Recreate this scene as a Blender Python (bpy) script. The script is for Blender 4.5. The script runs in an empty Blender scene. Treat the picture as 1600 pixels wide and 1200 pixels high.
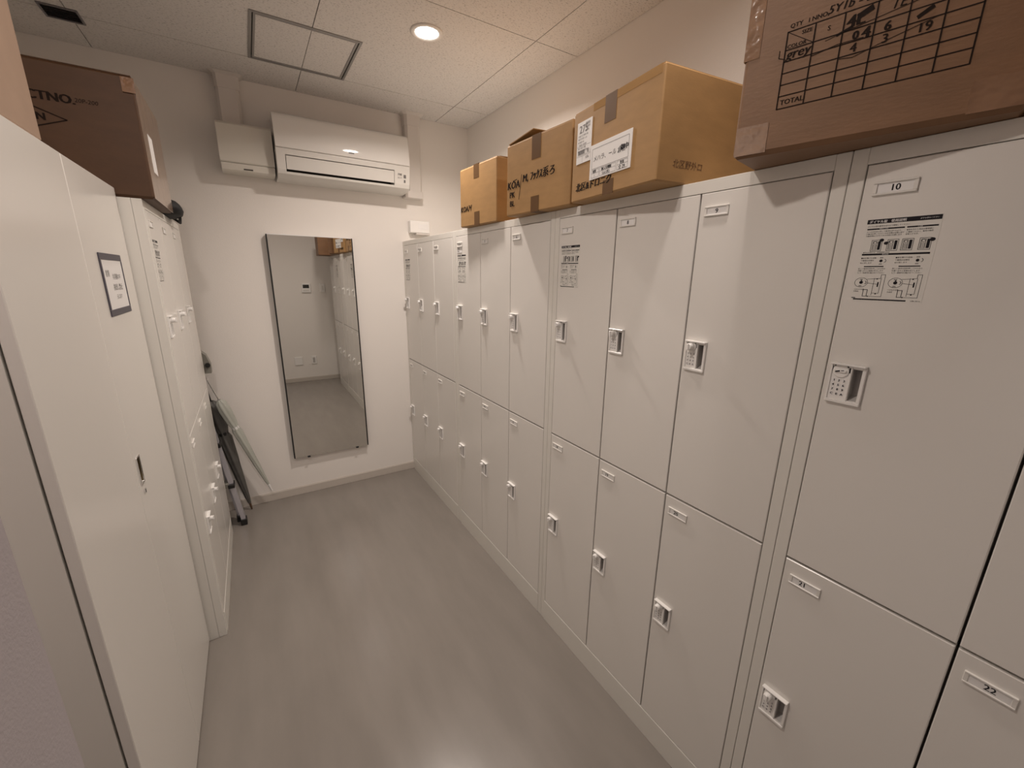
import bpy, math, random
from mathutils import Vector, Matrix, Quaternion
random.seed(7)
S = bpy.context.scene
COL = S.collection
PI = math.pi

# ------------------------------------------------------------------ camera, world, lights, exposure
CX, CY, CZ = -0.98479, -0.38743, 1.54695
YAW, PITCH, ROLL, FPX = 0.55997, -0.25471, 0.01394, 643.713
def make_camera():
    fwd = Vector((math.sin(YAW)*math.cos(PITCH), math.cos(YAW)*math.cos(PITCH), math.sin(PITCH)))
    r = Vector((math.cos(YAW), -math.sin(YAW), 0)); u = r.cross(fwd)
    r2 = r*math.cos(ROLL)+u*math.sin(ROLL); u2 = -r*math.sin(ROLL)+u*math.cos(ROLL)
    cam = bpy.data.cameras.new('camera'); o = bpy.data.objects.new('camera', cam); COL.objects.link(o)
    m = Matrix((r2, u2, -fwd)).transposed().to_4x4(); m.translation = (CX, CY, CZ)
    o.matrix_world = m
    cam.sensor_fit = 'HORIZONTAL'; cam.sensor_width = 36; cam.lens = FPX/1600*36
    cam.clip_start = 0.02; cam.clip_end = 50
    S.camera = o
make_camera()
w = bpy.data.worlds.new('world'); S.world = w; w.use_nodes = True
w.node_tree.nodes['Background'].inputs['Color'].default_value = (0.75, 0.72, 0.78, 1)
w.node_tree.nodes['Background'].inputs['Strength'].default_value = 0.05
S.view_settings.view_transform = 'Standard'; S.view_settings.look = 'None'
S.view_settings.gamma = 1; S.view_settings.use_curve_mapping = False
S.view_settings.exposure = 0.20
LIGHTS = [  # x, y, power, colour : room downlights (only the first is inside the frame), then an added hall fill
    (-0.17, 1.67, 13.0, (1.0, 0.885, 0.80)),
    (-1.19, 0.48, 8.8, (1.0, 0.885, 0.80)),
    (-0.17, 0.17, 4.2, (1.0, 0.885, 0.81)),
    (-1.08, -1.75, 3.0, (0.86, 0.82, 1.0)),  # unseen fill lamp, added for cool ambient light at the near end
]
H = 1.782; CEIL = 2.599; YF = 2.702; XR = 0.53; XL = -1.80; YN = -0.95; YB = -2.6
for i, (x, y, e, c) in enumerate(LIGHTS):
    l = bpy.data.lights.new('downlight_lamp', 'AREA'); l.shape = 'DISK'; l.size = 0.10; l.energy = e; l.color = c
    l.spread = math.radians(150 if i == 0 else 165)
    o = bpy.data.objects.new('downlight_lamp', l); COL.objects.link(o); o.location = (x, y, CEIL-0.012)

# ------------------------------------------------------------------ materials
def mat(name, col, rough=0.5, metal=0.0, noise=0.0, nscale=8, bump=0.0, bscale=200, coat=0.0, emit=None, estr=0,
        stretch=(1, 1, 1), rvar=0.0, spec=None, col2=None, bdist=0.002):
    m = bpy.data.materials.new(name); m.use_nodes = True
    nt = m.node_tree; b = nt.nodes['Principled BSDF']
    b.inputs['Base Color'].default_value = (*col, 1); b.inputs['Roughness'].default_value = rough
    b.inputs['Metallic'].default_value = metal
    if spec is not None: b.inputs['Specular IOR Level'].default_value = spec
    if coat: b.inputs['Coat Weight'].default_value = coat; b.inputs['Coat Roughness'].default_value = 0.08
    if emit: b.inputs['Emission Color'].default_value = (*emit, 1); b.inputs['Emission Strength'].default_value = estr
    tc = nt.nodes.new('ShaderNodeTexCoord'); mp = nt.nodes.new('ShaderNodeMapping'); mp.inputs['Scale'].default_value = stretch
    nt.links.new(tc.outputs['Object'], mp.inputs['Vector'])
    if noise or col2:
        n = nt.nodes.new('ShaderNodeTexNoise'); n.inputs['Scale'].default_value = nscale; n.inputs['Detail'].default_value = 5
        nt.links.new(mp.outputs[0], n.inputs['Vector'])
        r = nt.nodes.new('ShaderNodeValToRGB')
        c2 = col2 if col2 else tuple(c*(1-noise) for c in col)
        r.color_ramp.elements[0].position = 0.32; r.color_ramp.elements[1].position = 0.68
        r.color_ramp.elements[0].color = (*c2, 1); r.color_ramp.elements[1].color = (*col, 1)
        nt.links.new(n.outputs['Fac'], r.inputs[0]); nt.links.new(r.outputs[0], b.inputs['Base Color'])
        if rvar:
            mr = nt.nodes.new('ShaderNodeMapRange'); mr.inputs['To Min'].default_value = rough-rvar; mr.inputs['To Max'].default_value = rough+rvar
            nt.links.new(n.outputs['Fac'], mr.inputs['Value']); nt.links.new(mr.outputs[0], b.inputs['Roughness'])
    if bump:
        n2 = nt.nodes.new('ShaderNodeTexNoise'); n2.inputs['Scale'].default_value = bscale; n2.inputs['Detail'].default_value = 3
        nt.links.new(mp.outputs[0], n2.inputs['Vector'])
        bm_ = nt.nodes.new('ShaderNodeBump'); bm_.inputs['Strength'].default_value = bump; bm_.inputs['Distance'].default_value = bdist
        nt.links.new(n2.outputs['Fac'], bm_.inputs['Height']); nt.links.new(bm_.outputs[0], b.inputs['Normal'])
    return m
M = {}
M['wall'] = mat('wallpaper', (0.86, 0.82, 0.775), 0.75, bump=0.25, bscale=260)
M['wall_shaded'] = mat('shaded_wallpaper', (0.50, 0.46, 0.48), 0.8, bump=0.25, bscale=260)  # dimness of the near wall corner put into a darker lavender colour
M['floor'] = mat('vinyl_floor', (0.262, 0.236, 0.210), 0.24, noise=0.10, nscale=5, rvar=0.05, bump=0.04, bscale=120, stretch=(2.2, .5, 1))
M['base'] = mat('baseboard_vinyl', (0.58, 0.53, 0.475), 0.5)
M['paint'] = mat('locker_paint', (0.79, 0.765, 0.725), 0.21, bump=0.05, bscale=700, bdist=0.0004)
M['paint2'] = mat('locker_frame_paint', (0.77, 0.75, 0.70), 0.32, bump=0.05, bscale=700, bdist=0.0006)
M['inside'] = mat('locker_gap_shade', (0.10, 0.09, 0.08), 0.6)  # darkness of the door gaps painted onto the stops
M['plastic'] = mat('white_plastic', (0.90, 0.885, 0.86), 0.25)
M['recess'] = mat('grip_recess_plastic', (0.50, 0.48, 0.46), 0.4)
M['plate'] = mat('plate_plastic', (0.80, 0.78, 0.74), 0.3)
M['card'] = mat('white_card', (0.86, 0.85, 0.84), 0.5)
M['film'] = mat('sticker_film', (0.78, 0.765, 0.72), 0.25)
M['ink'] = mat('black_ink', (0.02, 0.018, 0.022), 0.7, spec=0.15)
M['grey_ink'] = mat('grey_ink', (0.16, 0.15, 0.15), 0.5)
M['marker'] = mat('marker_ink', (0.02, 0.013, 0.010), 0.8, spec=0.1)
M['kraft'] = mat('kraft_cardboard', (0.42, 0.245, 0.098), 0.62, noise=0.12, nscale=14, bump=0.08, bscale=90, stretch=(1, 1, 3))
M['kraft_dark'] = mat('brown_cardboard', (0.235, 0.125, 0.062), 0.55, noise=0.16, nscale=9, bump=0.12, bscale=60, stretch=(1, 1, 3))
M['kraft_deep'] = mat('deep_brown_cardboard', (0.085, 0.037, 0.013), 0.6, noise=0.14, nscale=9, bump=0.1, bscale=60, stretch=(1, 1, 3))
M['kraft_pale'] = mat('pale_cardboard', (0.40, 0.275, 0.195), 0.6, noise=0.08, nscale=12, bump=0.08, bscale=90)
M['tape'] = mat('brown_tape', (0.14, 0.075, 0.032), 0.5, spec=0.25)
M['clear_tape'] = mat('clear_tape', (0.26, 0.148, 0.084), 0.10, coat=1.0, bump=0.9, bscale=16, bdist=0.007)
M['kraft_tape'] = mat('kraft_under_clear_tape', (0.42, 0.245, 0.098), 0.12, coat=0.8, bump=0.5, bscale=22, bdist=0.003)
M['pale_lit_side'] = mat('crumpled_lit_side', (0.42, 0.27, 0.18), 0.18, coat=0.8, noise=0.35, nscale=7, bump=0.8, bscale=14, bdist=0.008)  # brightness of the lit box side put into this colour
M['faint'] = mat('faint_marker', (0.12, 0.06, 0.03), 0.6)
M['ctile'] = mat('ceiling_board', (0.66, 0.635, 0.60), 0.9, bump=0.3, bscale=120)
M['alu'] = mat('aluminium', (0.62, 0.61, 0.60), 0.35, metal=1.0)
M['alu_dark'] = mat('grey_aluminium_trim', (0.34, 0.33, 0.32), 0.4, metal=0.4)
M['gap'] = mat('dark_gap', (0.06, 0.055, 0.05), 0.8)
M['ac'] = mat('air_conditioner_plastic', (0.84, 0.82, 0.79), 0.05)
M['ac2'] = mat('air_conditioner_matt_plastic', (0.74, 0.72, 0.68), 0.4)
M['duct'] = mat('duct_cover_plastic', (0.70, 0.655, 0.615), 0.4)
M['box_cover'] = mat('pipe_box_plastic', (0.74, 0.71, 0.64), 0.38)
M['black'] = mat('black_plastic', (0.012, 0.012, 0.012), 0.5)
M['mirror'] = mat('mirror_glass', (0.80, 0.80, 0.775), 0.01, metal=1.0)
M['lens'] = mat('lamp_lens', (1, 1, 1), 0.4, emit=(1.0, 0.93, 0.86), estr=12)
M['ring'] = mat('lamp_ring', (0.80, 0.77, 0.73), 0.35)
M['vent'] = mat('vent_grey', (0.20, 0.19, 0.20), 0.5)
M['magnet'] = mat('dark_magnet_frame', (0.07, 0.065, 0.085), 0.45)
M['brass'] = mat('handle_recess', (0.22, 0.17, 0.10), 0.35, metal=0.5)
M['chrome'] = mat('chrome', (0.85, 0.85, 0.85), 0.12, metal=1.0)
M['ladder'] = mat('ladder_aluminium', (0.58, 0.57, 0.62), 0.4, metal=0.6)
M['ladder_top'] = mat('ladder_grey_plate', (0.24, 0.23, 0.20), 0.45)
M['umb'] = mat('dark_umbrella_cloth', (0.12, 0.115, 0.105), 0.55, noise=0.2, nscale=20)
M['umb_tip'] = mat('umbrella_brown_wood', (0.10, 0.055, 0.03), 0.5)
M['bag'] = mat('black_cloth', (0.01, 0.01, 0.011), 0.7)
M['screen'] = mat('dark_screen', (0.02, 0.02, 0.02), 0.2)
# clear vinyl
m = bpy.data.materials.new('clear_vinyl'); m.use_nodes = True; b = m.node_tree.nodes['Principled BSDF']
b.inputs['Base Color'].default_value = (0.62, 0.64, 0.58, 1); b.inputs['Roughness'].default_value = 0.15
b.inputs['Transmission Weight'].default_value = 0.15; b.inputs['Alpha'].default_value = 0.8; M['vinyl'] = m
# ceiling boards: fissured rockwool pattern (short dark worm marks)
def fissures(m):
    nt = m.node_tree; b = nt.nodes['Principled BSDF']
    tc = nt.nodes.new('ShaderNodeTexCoord'); mp = nt.nodes.new('ShaderNodeMapping'); mp.inputs['Scale'].default_value = (1.0, 2.4, 1)
    n = nt.nodes.new('ShaderNodeTexNoise'); n.inputs['Scale'].default_value = 105; n.inputs['Detail'].default_value = 2.5; n.inputs['Distortion'].default_value = 0.6
    r = nt.nodes.new('ShaderNodeValToRGB'); r.color_ramp.elements[0].position = 0.34; r.color_ramp.elements[1].position = 0.42
    r.color_ramp.elements[0].color = (0.44, 0.42, 0.40, 1); r.color_ramp.elements[1].color = (0.74, 0.71, 0.68, 1)
    nt.links.new(tc.outputs['Object'], mp.inputs[0]); nt.links.new(mp.outputs[0], n.inputs['Vector'])
    nt.links.new(n.outputs['Fac'], r.inputs[0]); nt.links.new(r.outputs[0], b.inputs['Base Color'])
fissures(M['ctile'])

# ------------------------------------------------------------------ mesh helpers
_txt = {}
def text_geo(s, size=1.0):
    if s not in _txt:
        cu = bpy.data.curves.new('t', 'FONT'); cu.body = s; cu.resolution_u = 2; cu.size = 1.0
        o = bpy.data.objects.new('t', cu); COL.objects.link(o)
        dg = bpy.context.evaluated_depsgraph_get(); me = o.evaluated_get(dg).to_mesh()
        V = [(v.co.x, v.co.y) for v in me.vertices]; F = [tuple(p.vertices) for p in me.polygons]
        o.evaluated_get(dg).to_mesh_clear(); bpy.data.objects.remove(o); bpy.data.curves.remove(cu)
        _txt[s] = (V, F, max([v[0] for v in V] or [0]))
    return _txt[s]

class MB:
    """collects shapes into one mesh; T maps local (x,y,z) before storing"""
    def __init__(s, T=None): s.v = []; s.f = []; s.mi = []; s.T = T; s.m = 0; s.sm = []
    def add(s, V, F, smooth=False):
        n = len(s.v)
        for p in V: s.v.append(tuple(s.T(*p)) if s.T else tuple(p))
        for f in F: s.f.append(tuple(i+n for i in f)); s.mi.append(s.m); s.sm.append(smooth)
        return s
    def box(s, x0, x1, y0, y1, z0, z1, c=0.0):
        if x0 > x1: x0, x1 = x1, x0
        if y0 > y1: y0, y1 = y1, y0
        if z0 > z1: z0, z1 = z1, z0
        if c <= 0:
            V = [(x, y, z) for z in (z0, z1) for y in (y0, y1) for x in (x0, x1)]
            F = [(0, 2, 3, 1), (4, 5, 7, 6), (0, 1, 5, 4), (2, 6, 7, 3), (0, 4, 6, 2), (1, 3, 7, 5)]
            return s.add(V, F)
        import bmesh
        c = min(c, (x1-x0)/2.01, (y1-y0)/2.01, (z1-z0)/2.01)
        X = (x0, x1); Y = (y0, y1); Z = (z0, z1); V = []; idx = {}
        for i in (0, 1):
            for j in (0, 1):
                for k in (0, 1):
                    sx = c if i == 0 else -c; sy = c if j == 0 else -c; sz = c if k == 0 else -c
                    for a, (dx, dy, dz) in enumerate(((0, sy, sz), (sx, 0, sz), (sx, sy, 0))):
                        idx[(i, j, k, a)] = len(V); V.append((X[i]+dx, Y[j]+dy, Z[k]+dz))
        F = []; ctr = Vector(((x0+x1)/2, (y0+y1)/2, (z0+z1)/2))
        def face(ids):
            ps = [Vector(V[i]) for i in ids]; nrm = (ps[1]-ps[0]).cross(ps[2]-ps[0]); mid = sum(ps, Vector())/len(ps)
            F.append(tuple(ids) if nrm.dot(mid-ctr) > 0 else tuple(reversed(ids)))
        loop = ((0, 0), (1, 0), (1, 1), (0, 1))
        for i in (0, 1):
            face([idx[(i, a, b_, 0)] for a, b_ in loop]); face([idx[(a, i, b_, 1)] for a, b_ in loop]); face([idx[(a, b_, i, 2)] for a, b_ in loop])
        for i in (0, 1):
            for j in (0, 1):
                face([idx[(i, j, 0, 0)], idx[(i, j, 1, 0)], idx[(i, j, 1, 1)], idx[(i, j, 0, 1)]])
                face([idx[(i, 0, j, 0)], idx[(i, 1, j, 0)], idx[(i, 1, j, 2)], idx[(i, 0, j, 2)]])
                face([idx[(0, i, j, 1)], idx[(1, i, j, 1)], idx[(1, i, j, 2)], idx[(0, i, j, 2)]])
        for i in (0, 1):
            for j in (0, 1):
                for k in (0, 1): face([idx[(i, j, k, 0)], idx[(i, j, k, 1)], idx[(i, j, k, 2)]])
        return s.add(V, F)
    def tube(s, pts, rad, n=10, cap=True, sx=1.0, smooth=True):
        """tube through pts; rad a number or one per point"""
        pts = [Vector(p) for p in pts]
        if not isinstance(rad, (list, tuple)): rad = [rad]*len(pts)
        V = []; F = []
        for i, p in enumerate(pts):
            d = (pts[min(i+1, len(pts)-1)]-pts[max(i-1, 0)]).normalized()
            a = Vector((0, 0, 1)) if abs(d.z) < .9 else Vector((1, 0, 0))
            e1 = d.cross(a).normalized(); e2 = d.cross(e1)
            for k in range(n):
                t = 2*PI*k/n; V.append(tuple(p+(e1*math.cos(t)*sx+e2*math.sin(t))*rad[i]))
        for i in range(len(pts)-1):
            for k in range(n): F.append((i*n+k, i*n+(k+1) % n, (i+1)*n+(k+1) % n, (i+1)*n+k))
        s.add(V, F, smooth)
        if cap:
            s.add(V[:n], [tuple(range(n))]); s.add(V[-n:], [tuple(reversed(range(n)))])
        return s
    def prism(s, prof, x0, x1, smooth=False, caps=True):
        """profile of (y,z) points (closed) extruded in x"""
        n = len(prof); V = [(x, y, z) for x in (x0, x1) for y, z in prof]
        s.add(V, [(k, (k+1) % n, n+(k+1) % n, n+k) for k in range(n)], smooth)
        if caps:
            s.add(V[:n], [tuple(reversed(range(n)))]); s.add(V[n:], [tuple(range(n))])
        return s
    def text(s, t, size, P, ex, ey, align='l', shear=0.0, bold=0):
        V, F, wd = text_geo(t)
        P = Vector(P); ex = Vector(ex); ey = Vector(ey)
        off = {'l': 0, 'c': -wd/2, 'r': -wd}[align]
        n = ex.cross(ey).normalized()
        for k in range(1+bold):
            dx = (k*0.05)
            s.add([tuple(P+ex*((x+off+dx+shear*y)*size)+ey*(y*size)+n*(k*0.00002)) for x, y in V], F)
        return s
    def stroke(s, pl, w, P, ex, ey):
        """polyline in (u,v) drawn as a thin flat ribbon"""
        P = Vector(P); ex = Vector(ex); ey = Vector(ey)
        for a, b_ in zip(pl[:-1], pl[1:]):
            a = Vector(a); b_ = Vector(b_); d = (b_-a)
            if d.length < 1e-9: continue
            d.normalize(); q = Vector((-d.y, d.x))*w/2; a2 = a-d*w*.3; b2 = b_+d*w*.3
            s.add([tuple(P+ex*p.x+ey*p.y) for p in (a2-q, b2-q, b2+q, a2+q)], [(0, 1, 2, 3)])
        return s
    def build(s, name, mats, parent=None, loc=None):
        me = bpy.data.meshes.new(name); me.from_pydata(s.v, [], s.f); me.validate()
        if not isinstance(mats, (list, tuple)): mats = [mats]
        for m_ in mats: me.materials.append(m_)
        if len(me.polygons) == len(s.mi):
            me.polygons.foreach_set('material_index', s.mi); me.polygons.foreach_set('use_smooth', s.sm)
        me.update()
        o = bpy.data.objects.new(name, me); COL.objects.link(o)
        if parent: o.parent = parent
        if loc: o.location = loc
        return o
def fix_normals(o):
    import bmesh
    bm = bmesh.new(); bm.from_mesh(o.data); bmesh.ops.recalc_face_normals(bm, faces=bm.faces); bm.to_mesh(o.data); bm.free(); return o
def thing(name, label, cat, loc=(0, 0, 0), rz=0.0, group=None):
    o = bpy.data.objects.new(name, None); COL.objects.link(o); o.empty_display_size = 0.05
    o.location = loc; o.rotation_euler = (0, 0, rz); o['label'] = label; o['category'] = cat
    if group: o['group'] = group
    return o
def tag(o, label, cat, group=None):
    o['label'] = label; o['category'] = cat
    if group: o['group'] = group
    return o
def struct(name, mb, m_, label=None):
    o = mb.build(name, m_); o['kind'] = 'structure'
    if label: o['label'] = label
    return o
def part(name, src, parent, loc=(0, 0, 0), label=None):
    """a further object that shares src's mesh"""
    o = bpy.data.objects.new(name, src); COL.objects.link(o); o.parent = parent; o.location = loc
    if label: o['label'] = label
    return o
def mesh_of(mb, name, mats):
    o = mb.build(name, mats); me = o.data; bpy.data.objects.remove(o); return me

# ------------------------------------------------------------------ room shell
XH0, XH1 = -2.3, 0.53
struct('floor', MB().box(XH0-.1, XR+.1, YB-.1, YF+.1, -0.10, 0.0), M['floor'], 'grey vinyl sheet floor')
struct('wall_far', MB().box(XH0-.1, XR+.12, YF, YF+.12, 0.0, CEIL+.04), M['wall'], 'white papered wall with the air conditioner and the mirror')
struct('wall_right', MB().box(XR, XR+.12, YB, YF, 0.0, CEIL+.04), M['wall'], 'white papered wall behind the long locker row')
struct('wall_left', MB().box(XL-.12, XL, 0.142, YF, 0.0, CEIL+.04), M['wall'], 'white papered wall behind the left cabinet and lockers')
struct('wall_left_near', MB().box(XL-.12, -1.20, -0.62, 0.142, 0.0, CEIL+.04, c=0.008), M['wall_shaded'], 'white papered wall corner at the lower left edge of the view')
struct('wall_near', MB().box(-0.76, XR, YN-.12, YN, 0.0, CEIL+.04, c=0.006), M['wall'], 'white papered wall behind the viewer, seen in the mirror')
struct('wall_hall_left', MB().box(XH0-.1, XH0, YB, -0.62, 0.0, CEIL+.04), M['wall'])
struct('wall_hall_back', MB().box(XH0-.1, XR+.12, YB-.12, YB, 0.0, CEIL+.04), M['wall'])
struct('wall_hall_front', MB().box(XH0, XL-.12, -0.62, -0.50, 0.0, CEIL+.04), M['wall'])
# skirting: vinyl strip with a rounded top
def skirting(name, x0, x1, y0, y1, axis, side):
    d = 0.008; h = 0.06
    mb = MB()
    if axis == 'x': mb.box(x0, x1, y0, y0+side*d, 0.0, h-.004, c=0.0015).box(x0, x1, y0, y0+side*d*.5, h-.004, h)
    else: mb.box(x0, x0+side*d, y0, y1, 0.0, h-.004, c=0.0015).box(x0, x0+side*d*.5, y0, y1, h-.004, h)
    struct(name, mb, M['base'])
skirting('baseboard_far', XL, XR, YF, YF, 'x', -1)
skirting('baseboard_near', -0.755, XR-.01, YN, YN, 'x', 1)
skirting('baseboard_left', -1.20, -1.20, -0.61, 0.132, 'y', 1)
# ceiling: slab with boards as pieces, joints recessed
ceil = struct('ceiling', MB().box(XH0-.1, XR+.12, YB-.1, YF+.12, CEIL+.012, CEIL+.12), M['gap'], 'ceiling of fissured acoustic boards')
PX = 0.884; PY = 0.915
HX0, HX1, HY0, HY1 = -0.843, -0.396, 1.917, 2.373       # access hatch opening
xs = [XH0]+[x for x in [0.278-PX*k for k in range(4, -1, -1)] if x > XH0+.05]+[XR]
ys = [YB]+[y for y in [2.376-PY*k for k in range(6, -1, -1)] if y > YB+.05]+[YF]
def tile(x0, x1, y0, y1):
    g = 0.0019
    a, b_, c_, d_ = x0+g, x1-g, y0+g, y1-g
    rects = [(a, b_, c_, d_)]
    hx0, hx1, hy0, hy1 = HX0, HX1, HY0, HY1
    if a < hx1 and b_ > hx0 and c_ < hy1 and d_ > hy0:
        rects = []
        if a < hx0: rects.append((a, hx0, c_, d_))
        if b_ > hx1: rects.append((hx1, b_, c_, d_))
        ia, ib = max(a, hx0), min(b_, hx1)
        if c_ < hy0: rects.append((ia, ib, c_, hy0))
        if d_ > hy1: rects.append((ia, ib, hy1, d_))
    mb = MB()
    for r in rects: mb.box(r[0], r[1], r[2], r[3], CEIL, CEIL+.012)
    return mb
for i in range(len(xs)-1):
    for j in range(len(ys)-1):
        if xs[i+1]-xs[i] < .02: continue
        tile(xs[i], xs[i+1], ys[j], ys[j+1]).build('ceiling_tile', M['ctile'], ceil)

# ------------------------------------------------------------------ ceiling fittings
t = thing('access_hatch', 'square ceiling inspection hatch with grey metal double frame', 'hatch', ((HX0+HX1)/2, (HY0+HY1)/2, CEIL))
hw = (HX1-HX0)/2; hh = (HY1-HY0)/2
def ringbox(a, b_, w_, z0, z1, c=0.0):
    mb = MB(); mb.box(-a, a, -b_, -b_+w_, z0, z1, c); mb.box(-a, a, b_-w_, b_, z0, z1, c)
    mb.box(-a, -a+w_, -b_+w_, b_-w_, z0, z1, c); mb.box(a-w_, a, -b_+w_, b_-w_, z0, z1, c); return mb
ringbox(hw+.004, hh+.004, 0.012, -0.004, 0.0, 0.001).build('outer_frame', M['alu_dark'], t)
ringbox(hw-.012, hh-.012, 0.010, -0.003, 0.004, 0.001).build('inner_frame', M['alu_dark'], t)
jx = 0.278-PX-(HX0+HX1)/2
MB().box(-hw+.022, jx-.0014, -hh+.022, hh-.022, 0.0, 0.008).build('hatch_board', M['ctile'], t)
MB().box(jx+.0014, hw-.022, -hh+.022, hh-.022, 0.0, 0.008).build('hatch_board', M['ctile'], t)

def downlight(x, y, label):
    t = thing('downlight', label, 'lamp', (x, y, CEIL))
    mb = MB(); n = 40
    prof = [(0.072, 0.0), (0.072, -0.004), (0.066, -0.007), (0.054, -0.006), (0.050, -0.001)]
    V = []; F = []
    for r, z in prof:
        for k in range(n): V.append((r*math.cos(2*PI*k/n), r*math.sin(2*PI*k/n), z))
    for i in range(len(prof)-1):
        for k in range(n): F.append((i*n+k, i*n+(k+1) % n, (i+1)*n+(k+1) % n, (i+1)*n+k))
    mb.add(V, F, True); fix_normals(mb.build('trim_ring', M['ring'], t))
    mb = MB(); mb.add([(0.050*math.cos(2*PI*k/n), 0.050*math.sin(2*PI*k/n), -0.003) for k in range(n)], [tuple(reversed(range(n)))])
    mb.build('lamp_lens', M['lens'], t)
downlight(LIGHTS[0][0], LIGHTS[0][1], 'round white ceiling downlight glowing to the right of the inspection hatch')
downlight(LIGHTS[1][0], LIGHTS[1][1], 'round white ceiling downlight above the tall left cabinet')
downlight(LIGHTS[2][0], LIGHTS[2][1], 'round white ceiling downlight above the nearest right lockers')
downlight(LIGHTS[3][0], LIGHTS[3][1], 'added round fill downlight in the hall behind the viewer, out of view')
t = thing('air_vent', 'dark louvred air vent in the ceiling above the left boxes', 'vent', (-1.515, 2.39, CEIL))
ringbox(0.062, 0.060, 0.008, -0.005, 0.0, 0.001).build('frame', M['vent'], t)
MB().box(-.054, .054, -.052, .052, -0.001, 0.0).build('backing', M['black'], t)
for k in range(7):
    y = -0.044+k*0.0147
    MB().add([(-.054, y-.004, -.005), (.054, y-.004, -.005), (.054, y+.004, -.001), (-.054, y+.004, -.001), (-.054, y-.004, -.0058), (.054, y-.004, -.0058), (.054, y+.004, -.0018), (-.054, y+.004, -.0018)],
             [(0, 1, 2, 3), (7, 6, 5, 4), (0, 4, 5, 1), (2, 6, 7, 3)]).build('slat', M['vent'], t)

# ------------------------------------------------------------------ lockers (local: x right, y into the locker, z up; front plane y=0)
m_ = 0.026; ZB = 0.100; ZM = 0.9256; ZT = 1.753; DH = 0.822; DEP = 0.515; CW = (0.9-2*m_)/3
DW = CW-0.004
LX0, LX1, LZ0, LZ1 = 0.010, 0.068, -0.4415, -0.361       # lock case outline on a door (from its top left corner)
PX0, PX1, PZ0, PZ1 = 0.046, 0.062, -0.4335, -0.370       # finger pocket
def door_mesh():
    c = 0.0016; mb = MB(); X = [c, PX0, PX1, DW-c]; Z = [-DH+c, PZ0, PZ1, -c]
    V = [(x, 0, z) for z in Z for x in X]; F = []
    for j in range(3):
        for i in range(3):
            if i == 1 and j == 1: continue
            F.append((j*4+i, j*4+i+1, (j+1)*4+i+1, (j+1)*4+i))
    mb.add(V, F)
    O = [(0, c, -DH), (DW, c, -DH), (DW, c, 0), (0, c, 0)]; I = [(c, 0, -DH+c), (DW-c, 0, -DH+c), (DW-c, 0, -c), (c, 0, -c)]
    B = [(x, 0.018, z) for x, _, z in O]
    mb.add(O+I+B, [f for k in range(4) for f in ((k, (k+1) % 4, 4+(k+1) % 4, 4+k), (8+k, 8+(k+1) % 4, (k+1) % 4, k))])
    # inner rim of the finger pocket hole
    return mesh_of(mb, 'door', M['paint'])
def pocket_mesh():
    a, b_, c_, d_, dd = PX0, PX1, PZ0, PZ1, 0.017; s = 0.010
    V = [(a, 0, c_), (b_, 0, c_), (b_, 0, d_), (a, 0, d_), (a, dd, c_+s), (b_, dd, c_+s), (b_, dd, d_), (a, dd, d_)]
    mb = MB(); mb.add(V, [(4, 5, 6, 7), (0, 1, 5, 4), (1, 2, 6, 5), (2, 3, 7, 6), (3, 0, 4, 7)]); return mesh_of(mb, 'finger_recess', M['recess'])
def case_mesh():
    mb = MB()
    mb.box(LX0, LX1, -.0120, 0, LZ1-.004, LZ1, .001)            # top rim
    mb.box(LX0, LX1, -.0075, 0, LZ0, LZ0+.0065, .001)           # bottom rim
    mb.box(LX0, LX0+.003, -.006, 0, LZ0+.0065, LZ1-.004, .0008)
    mb.box(PX1, LX1, -.006, 0, LZ0+.0065, LZ1-.004, .0008)
    mb.box(PX0-.0025, PX0, -.006, 0, LZ0+.0065, LZ1-.004, .0008)
    mb.box(LX0+.003, PX0-.0025, -.0038, 0, LZ0+.0065, LZ1-.004, .0005)    # keypad field
    mb.box(PX0, PX1, -.005, 0, LZ0+.0065, PZ0, .0006).box(PX0, PX1, -.005, 0, PZ1, LZ1-.004, .0006)
    return mesh_of(mb, 'lock_case', M['plastic'])
KX, KZ = LX0+.0175, LZ1-.016
def knob_mesh(flat=False):
    mb = MB(); d = 0.006 if flat else 0.021; n = 16
    prof = [(0.0125, -.0038), (0.0125, -.006), (0.0098, -.0072), (0.0088, -d+.002), (0.0074, -d)] if not flat else [(0.0135, -.0038), (0.0135, -.0055), (0.012, -.0062)]
    V = [(KX+r*math.cos(2*PI*k/n), y, KZ+r*math.sin(2*PI*k/n)) for r, y in prof for k in range(n)]
    F = [(i*n+k, i*n+(k+1) % n, (i+1)*n+(k+1) % n, (i+1)*n+k) for i in range(len(prof)-1) for k in range(n)]
    F.append(tuple((len(prof)-1)*n+k for k in range(n)))
    mb.add(V, F)
    if not flat: mb.box(KX-.0032, KX+.0032, -d-.004, -d+.001, KZ-.0085, KZ+.0085, .001)
    else: mb.box(KX-.010, KX+.010, -.009, -.006, KZ-.003, KZ+.003, .001)
    me = mesh_of(mb, 'lock_knob', M['plastic']); return me
EXU, EZU = (1, 0, 0), (0, 0, 1)
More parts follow.
